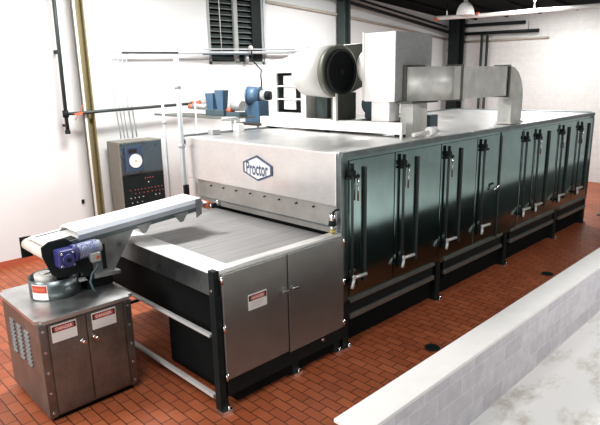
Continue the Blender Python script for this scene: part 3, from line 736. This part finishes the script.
for z0, z1 in ((2.535, 2.68), (2.72, 2.88), (2.92, 3.06)):
    st_ = MB().box(X + 0.06, X + 0.25, 6.34, 6.62, z0, z1, 'white', 0.008).build('starter_box', sb)
    MB().box(X + 0.04, X + 0.22, 6.19, 6.32, z0 + 0.0, z1 - 0.02, 'black_matte').build('coil', st_)

FC = Vector((5.93, 5.25, 3.09))
fn = thing('round_fan', (6.05, 5.5, 2.42), 'large round white fan housing with a dark circular inlet, on the oven roof', 'fan')
MB().cyl((5.98, 5.32, 3.09), (6.04, 5.95, 3.10), 0.37, 0.345, 'fanwhite', 48).build('casing', fn)
MB().ring((FC.x, FC.y + 0.10, FC.z), (0, -1, 0), 0.355, 0.27, 0.10, 'greensteel', 48).build('inlet_ring', fn)
MB().ring((FC.x, FC.y, FC.z), (0, -1, 0), 0.305, 0.275, 0.05, 'black', 48).build('inlet_lip', fn)
MB().cyl((FC.x, FC.y + 0.085, FC.z), (FC.x, FC.y - 0.03, FC.z), 0.280, None, 'black_matte', 40).cyl((FC.x, FC.y - 0.03, FC.z), (FC.x, FC.y - 0.05, FC.z), 0.04, 0.03, 'black', 16).build('inlet_disc', fn)
MB().box(5.86, 6.34, 5.30, 5.36, 2.42, 2.80, 'greensteel', 0.006).box(5.83, 5.87, 5.24, 5.30, 2.42, 2.80, 'offwhite').build('support_plate', fn)
MB().prism([(6.0, 5.34, 3.44), (6.62, 5.34, 3.50), (6.62, 5.34, 2.90), (6.3, 5.34, 2.80), (6.0, 5.34, 2.9)], (0, 0.35, 0), 'greensteel').build('outlet_box', fn)
MB().box(6.2, 6.6, 5.75, 6.0, 2.42, 2.80, 'darkgreen', 0.01).build('rear_bracket', fn)
fm = thing('fan_motor', (6.6, 5.2, 2.42), 'dark blue-grey motor on the fan base behind the white cabinet', 'motor')
MB().cyl((6.45, 5.15, 2.62), (6.90, 5.15, 2.62), 0.14, None, 'bluegrey', 20).build('motor_body', fm)
MB().box(6.50, 6.85, 5.03, 5.27, 2.42, 2.50, 'bluegrey', 0.01).build('motor_foot', fm)
MB().box(6.55, 6.75, 5.10, 5.22, 2.75, 2.85, 'bluegrey', 0.01).build('terminal_box', fm)

fc = thing('filter_cabinet', (6.5, 4.65, 2.235), 'tall box cabinet with white front and grey side on legs, right of the fan', 'cabinet')
MB().box(6.05, 6.90, 4.40, 4.93, 2.69, 3.575, 'greysheet', 0.008).build('shell', fc)
MB().box(6.035, 6.05, 4.395, 4.90, 2.685, 3.575, 'white', 0.004).box(6.03, 6.05, 4.90, 4.935, 2.70, 3.59, 'offwhite', 0.004).build('front_panel', fc)['label'] = 'white front panel'
MB().box(6.07, 6.30, 4.50, 4.80, 2.42, 2.69, 'white', 0.004).build('left_chute', fc)
MB().box(6.24, 6.58, 4.24, 4.44, RZ, 2.69, 'galv', 0.004).build('right_chute', fc)
MB().box(6.15, 6.78, 4.20, 4.46, 2.655, 2.688, 'greensteel', 0.004).build('chute_flange', fc)
cn = MB().cyl((6.40, 4.93, 3.15), (6.40, 5.14, 3.15), 0.36, 0.24, 'white', 40)
cn.build('inlet_cone', fc)

# exhaust duct: bend off the cabinet, straight run, drop bend, vertical leg into the roof
du = thing('exhaust_duct', (7.6, 4.1, RZ), 'square galvanised duct from the box cabinet bending down into the oven roof', 'duct')
DZ0, DZ1 = 2.69, 3.125
DY0, DY1 = 3.93, 4.15
def sweep_rect(pairs, axis, a, b, mat, m=None):
    """pairs [(inner pt, outer pt)] in a plane; extruded along axis by a..b"""
    m = m or MB(); i = m.mi(mat); ax = Vector(axis); R = []
    for p, q in pairs:
        p, q = Vector(p), Vector(q)
        R.append([m.bm.verts.new(p + ax * a), m.bm.verts.new(q + ax * a), m.bm.verts.new(q + ax * b), m.bm.verts.new(p + ax * b)])
    for A, B in zip(R, R[1:]):
        for j in range(4):
            f = m.bm.faces.new((A[j], A[(j + 1) % 4], B[(j + 1) % 4], B[j])); f.material_index = i
            f.smooth = j in (1, 3)
    for Q in (R[0][::-1], R[-1]):
        f = m.bm.faces.new(Q); f.material_index = i
    return m
prs = []
for k in range(13):
    t = k / 12 * PI / 2
    cx_, cy_ = 6.72, 4.40
    prs.append(((cx_ - 0.25 * math.cos(t), cy_ - 0.25 * math.sin(t), 0), (cx_ - 0.47 * math.cos(t), cy_ - 0.47 * math.sin(t), 0)))
sweep_rect(prs, (0, 0, 1), DZ0, DZ1, 'galv').build('side_bend', du)
MB().box(6.72, 8.35, DY0, DY1, DZ0, DZ1, 'galv').build('straight_run', du)
prs = []
for k in range(13):
    t = k / 12 * PI / 2
    cx_, cz_ = 8.35, 2.64
    prs.append(((cx_ + 0.10 * math.sin(t), 0, cz_ + 0.05 * math.cos(t)), (cx_ + 0.485 * math.sin(t), 0, cz_ + 0.485 * math.cos(t))))
sweep_rect([((p[0] - 0.10 if i == 0 else p[0], 0, p[2]), (q[0] - 0.10 if i == 0 else q[0], 0, q[2])) for i, (p, q) in enumerate(prs)], (0, 1, 0), DY0, DY1, 'galv').build('drop_bend', du)
MB().box(8.42, 8.86, DY0 - 0.03, DY1 + 0.02, RZ + 0.01, 2.28, 'galv', 0.004).build('roof_flange', du)
MB().box(8.45, 8.835, DY0, DY1, 2.28, 2.645, 'galv').build('vertical_leg', du)
for x in (6.90, 8.30):
    fl = MB().box(x - 0.015, x + 0.015, DY0 - 0.025, DY1 + 0.02, DZ0 - 0.025, DZ1 + 0.025, 'greensteel', 0.003).build('flange', du)
    for z in (2.75, 2.83, 2.91, 2.99, 3.07):
        MB().cyl((x + 0.03, DY0, z), (x + 0.03, DY0 - 0.012, z), 0.011, None, 'chrome', 6).build('bolt', fl)
MB().box(6.22, 6.68, 4.355, 4.40, DZ0 - 0.03, DZ1 + 0.03, 'greensteel', 0.003).build('flange', du)

vp = thing('vent_pipe', (6.3, 3.98, RZ), 'short white capped pipe lying on the oven roof below the duct', 'pipe')
MB().cyl((5.98, 4.05, 2.275), (6.30, 4.02, 2.29), 0.026, None, 'offwhite', 14).build('pipe', vp)
MB().cyl((6.28, 4.02, 2.295), (6.42, 4.01, 2.30), 0.062, 0.058, 'white', 18).build('cap', vp)
bxk = MB().box(6.95, 7.15, 4.42, 4.70, RZ, 2.46, 'bluegrey', 0.008)
tag(bxk.build('junction_box'), 'dark grey box on the oven roof behind the galvanised chute', 'box')
tag(MB().box(4.70, 4.84, 6.62, 6.74, RZ, 2.31, 'greysheet', 0.008).build('junction_box'), 'small grey box on the left front corner of the oven roof', 'box')
vv = thing('gas_valve', (5.26, 6.72, RZ), 'white pipe valve standing at the back edge of the oven roof', 'valve')
MB().box(5.20, 5.32, 6.66, 6.79, RZ, 2.36, 'white', 0.015).build('body', vv)
MB().tube([(5.26, 6.72, 2.36), (5.26, 6.72, 2.41), (5.22, 6.74, 2.44), (5.0, 6.80, 2.44)], 0.03, 'greysheet', 10).build('pipe', vv)

# rack behind the oven carrying the small machines
er = thing('equipment_rack', (5.85, 7.8, 0), 'grey steel rack behind the oven carrying the blue machines', 'rack')
MB().box(5.34, 5.80, 6.98, 9.10, 2.41, 2.43, 'greensteel', 0.004).build('deck', er)
MB().box(5.31, 5.34, 6.98, 9.30, 2.40, 2.44, 'rail', 0.004).build('edge_rail', er)
MB().box(5.85, 6.35, 6.98, 7.55, 2.27, 2.31, 'greensteel', 0.004).build('lower_deck', er)
for x, y, z in ((5.36, 7.0, 2.41), (6.3, 7.0, 2.27), (5.36, 9.05, 2.41), (6.3, 7.5, 2.27)):
    MB().box(x - 0.015, x + 0.015, y - 0.015, y + 0.015, 0, z, 'pipegrey').build('leg', er)
tag(MB().tube([(5.05, 7.55, 0.0), (5.05, 7.55, 2.95)], 0.011, 'offwhite', 8).build('standpipe'), 'thin white upright pipe in front of the twin blue hoppers', 'pipe')

tb = thing('blue_blower', (6.1, 7.25, 2.31), 'blue blower with a round drum on a square blue base, left of the white cabinet', 'blower')
MB().box(5.97, 6.20, 7.08, 7.45, 2.31, 2.66, 'blue', 0.012).build('base', tb)
MB().cyl((6.00, 7.37, 2.745), (6.10, 7.17, 2.745), 0.150, None, 'blue', 32).ring((6.00, 7.37, 2.745), (0.10, -0.20, 0), 0.158, 0.14, 0.03, 'blue', 32).build('drum', tb)
MB().cyl((6.10, 7.17, 2.745), (6.14, 7.08, 2.745), 0.09, 0.075, 'pipegrey', 24).build('collar', tb)
MB().cyl((6.14, 7.08, 2.745), (6.18, 7.00, 2.745), 0.080, 0.070, 'black', 24).build('inlet', tb)
th = thing('twin_hoppers', (5.65, 7.8, 2.43), 'twin blue hoppers side by side on the rack behind the oven', 'hopper')
for y in (7.86, 7.58):
    h = MB()
    a = [(-0.06, -0.115), (0.06, -0.115), (0.06, 0.115), (-0.06, 0.115)]
    lo = [h.bm.verts.new((5.6 + p * 0.7, y + q * 0.7, 2.52)) for p, q in a]; hi = [h.bm.verts.new((5.6 + p, y + q, 2.85 if y < 7.8 else 2.80)) for p, q in a]
    i = h.mi('blue')
    for f in [h.bm.faces.new(lo[::-1]), h.bm.faces.new(hi)] + [h.bm.faces.new((lo[k], lo[(k + 1) % 4], hi[(k + 1) % 4], hi[k])) for k in range(4)]: f.material_index = i
    h.build('hopper', th)
MB().box(5.55, 5.65, 7.48, 8.0, 2.43, 2.53, 'bluegrey', 0.01).build('base', th)
MB().cyl((5.6, 8.0, 2.57), (5.6, 8.42, 2.57), 0.05, None, 'greysheet', 16).build('inlet_pipe', th)
MB().cyl((5.6, 8.42, 2.57), (5.6, 8.54, 2.57), 0.045, None, 'orange', 16).build('coupling', th)
gmr = thing('gear_motor', (5.65, 7.2, 2.43), 'small grey motor with an orange guard between the blue hoppers and blower', 'motor')
MB().cyl((5.62, 7.30, 2.60), (5.62, 7.05, 2.60), 0.08, None, 'greysheet', 20).build('motor_body', gmr)
MB().cyl((5.60, 7.40, 2.53), (5.60, 7.30, 2.53), 0.05, None, 'orange', 16).build('guard', gmr)
MB().box(5.54, 5.70, 7.05, 7.40, 2.43, 2.50, 'bluegrey', 0.008).build('base', gmr)

# ------------------------------------------------------------------ floor drains
for (x, y), lb in (((5.03, 3.07), 'nearer round black floor drain close to the low block wall'), ((8.30, 3.10), 'farther round black floor drain near the low wall, opposite the duct')):
    d = thing('floor_drain', (x, y, 0), lb, 'drain', 'floor drains in the aisle')
    MB().ring((x, y, 0.0), (0, 0, 1), 0.085, 0.06, 0.012, 'black', 24).build('rim', d)
    g = MB().cyl((x, y, 0.0), (x, y, 0.004), 0.062, None, 'black_matte', 20)
    for k in range(4):
        g.box(x - 0.05, x + 0.05, y - 0.042 + k * 0.026, y - 0.032 + k * 0.026, 0.004, 0.009, 'black')
    g.build('grate', d)

# ------------------------------------------------------------------ camera
f = 550.0
cam = bpy.data.cameras.new('camera'); cam.sensor_fit = 'HORIZONTAL'; cam.sensor_width = 36.0; cam.lens = 36.0 * f / 600.0
co = bpy.data.objects.new('camera', cam); COL.objects.link(co)
def ray(px, py): return Vector(((px - 300.0) / f, -(py - 212.5) / f, -1.0)).normalized()
ax = ray(880, 67); az = -ray(348, 2480); az = (az - ax * az.dot(ax)).normalized(); ay = az.cross(ax)
R3 = Matrix((ax, ay, az))
co.matrix_world = Matrix.Translation((0, 0, 3.0)) @ R3.to_4x4()
cam.clip_end = 200
scn.camera = co

# ------------------------------------------------------------------ light
w = bpy.data.worlds.new('world'); scn.world = w; w.use_nodes = True
bg = w.node_tree.nodes['Background']; bg.inputs['Color'].default_value = (0.95, 0.97, 1.0, 1); bg.inputs['Strength'].default_value = 0.17
def area(name, loc, target, sx, sy, power, color=(1, 1, 1)):
    l = bpy.data.lights.new(name, 'AREA'); l.shape = 'RECTANGLE'; l.size = sx; l.size_y = sy; l.energy = power; l.color = color
    o = bpy.data.objects.new(name, l); COL.objects.link(o); o.location = loc
    d = Vector(target) - Vector(loc)
    o.rotation_euler = d.to_track_quat('-Z', 'Y').to_euler()
    return o
for x, y, p in ((4.2, 7.3, 400), (-1.5, 6.6, 200), (9.2, 7.2, 360), (14.0, 6.0, 280), (7.5, -2.2, 400), (0.5, 3.0, 120)):
    area('added_ceiling_light', (x, y, min(5.3, ceil_z(x) - 0.15)), (x, y, 0), 2.0, 0.8, p, (1.0, 0.985, 0.965))  # unseen area lights added at roof height, no fixtures built
area('left_fill', (-7, 4, 3.8), (2, 9.2, 1.8), 6, 3, 750)  # unseen area light added to brighten the left wall and hood

vs = scn.view_settings
vs.view_transform = 'Standard'; vs.look = 'None'; vs.gamma = 1.0; vs.use_curve_mapping = False
vs.exposure = -0.08
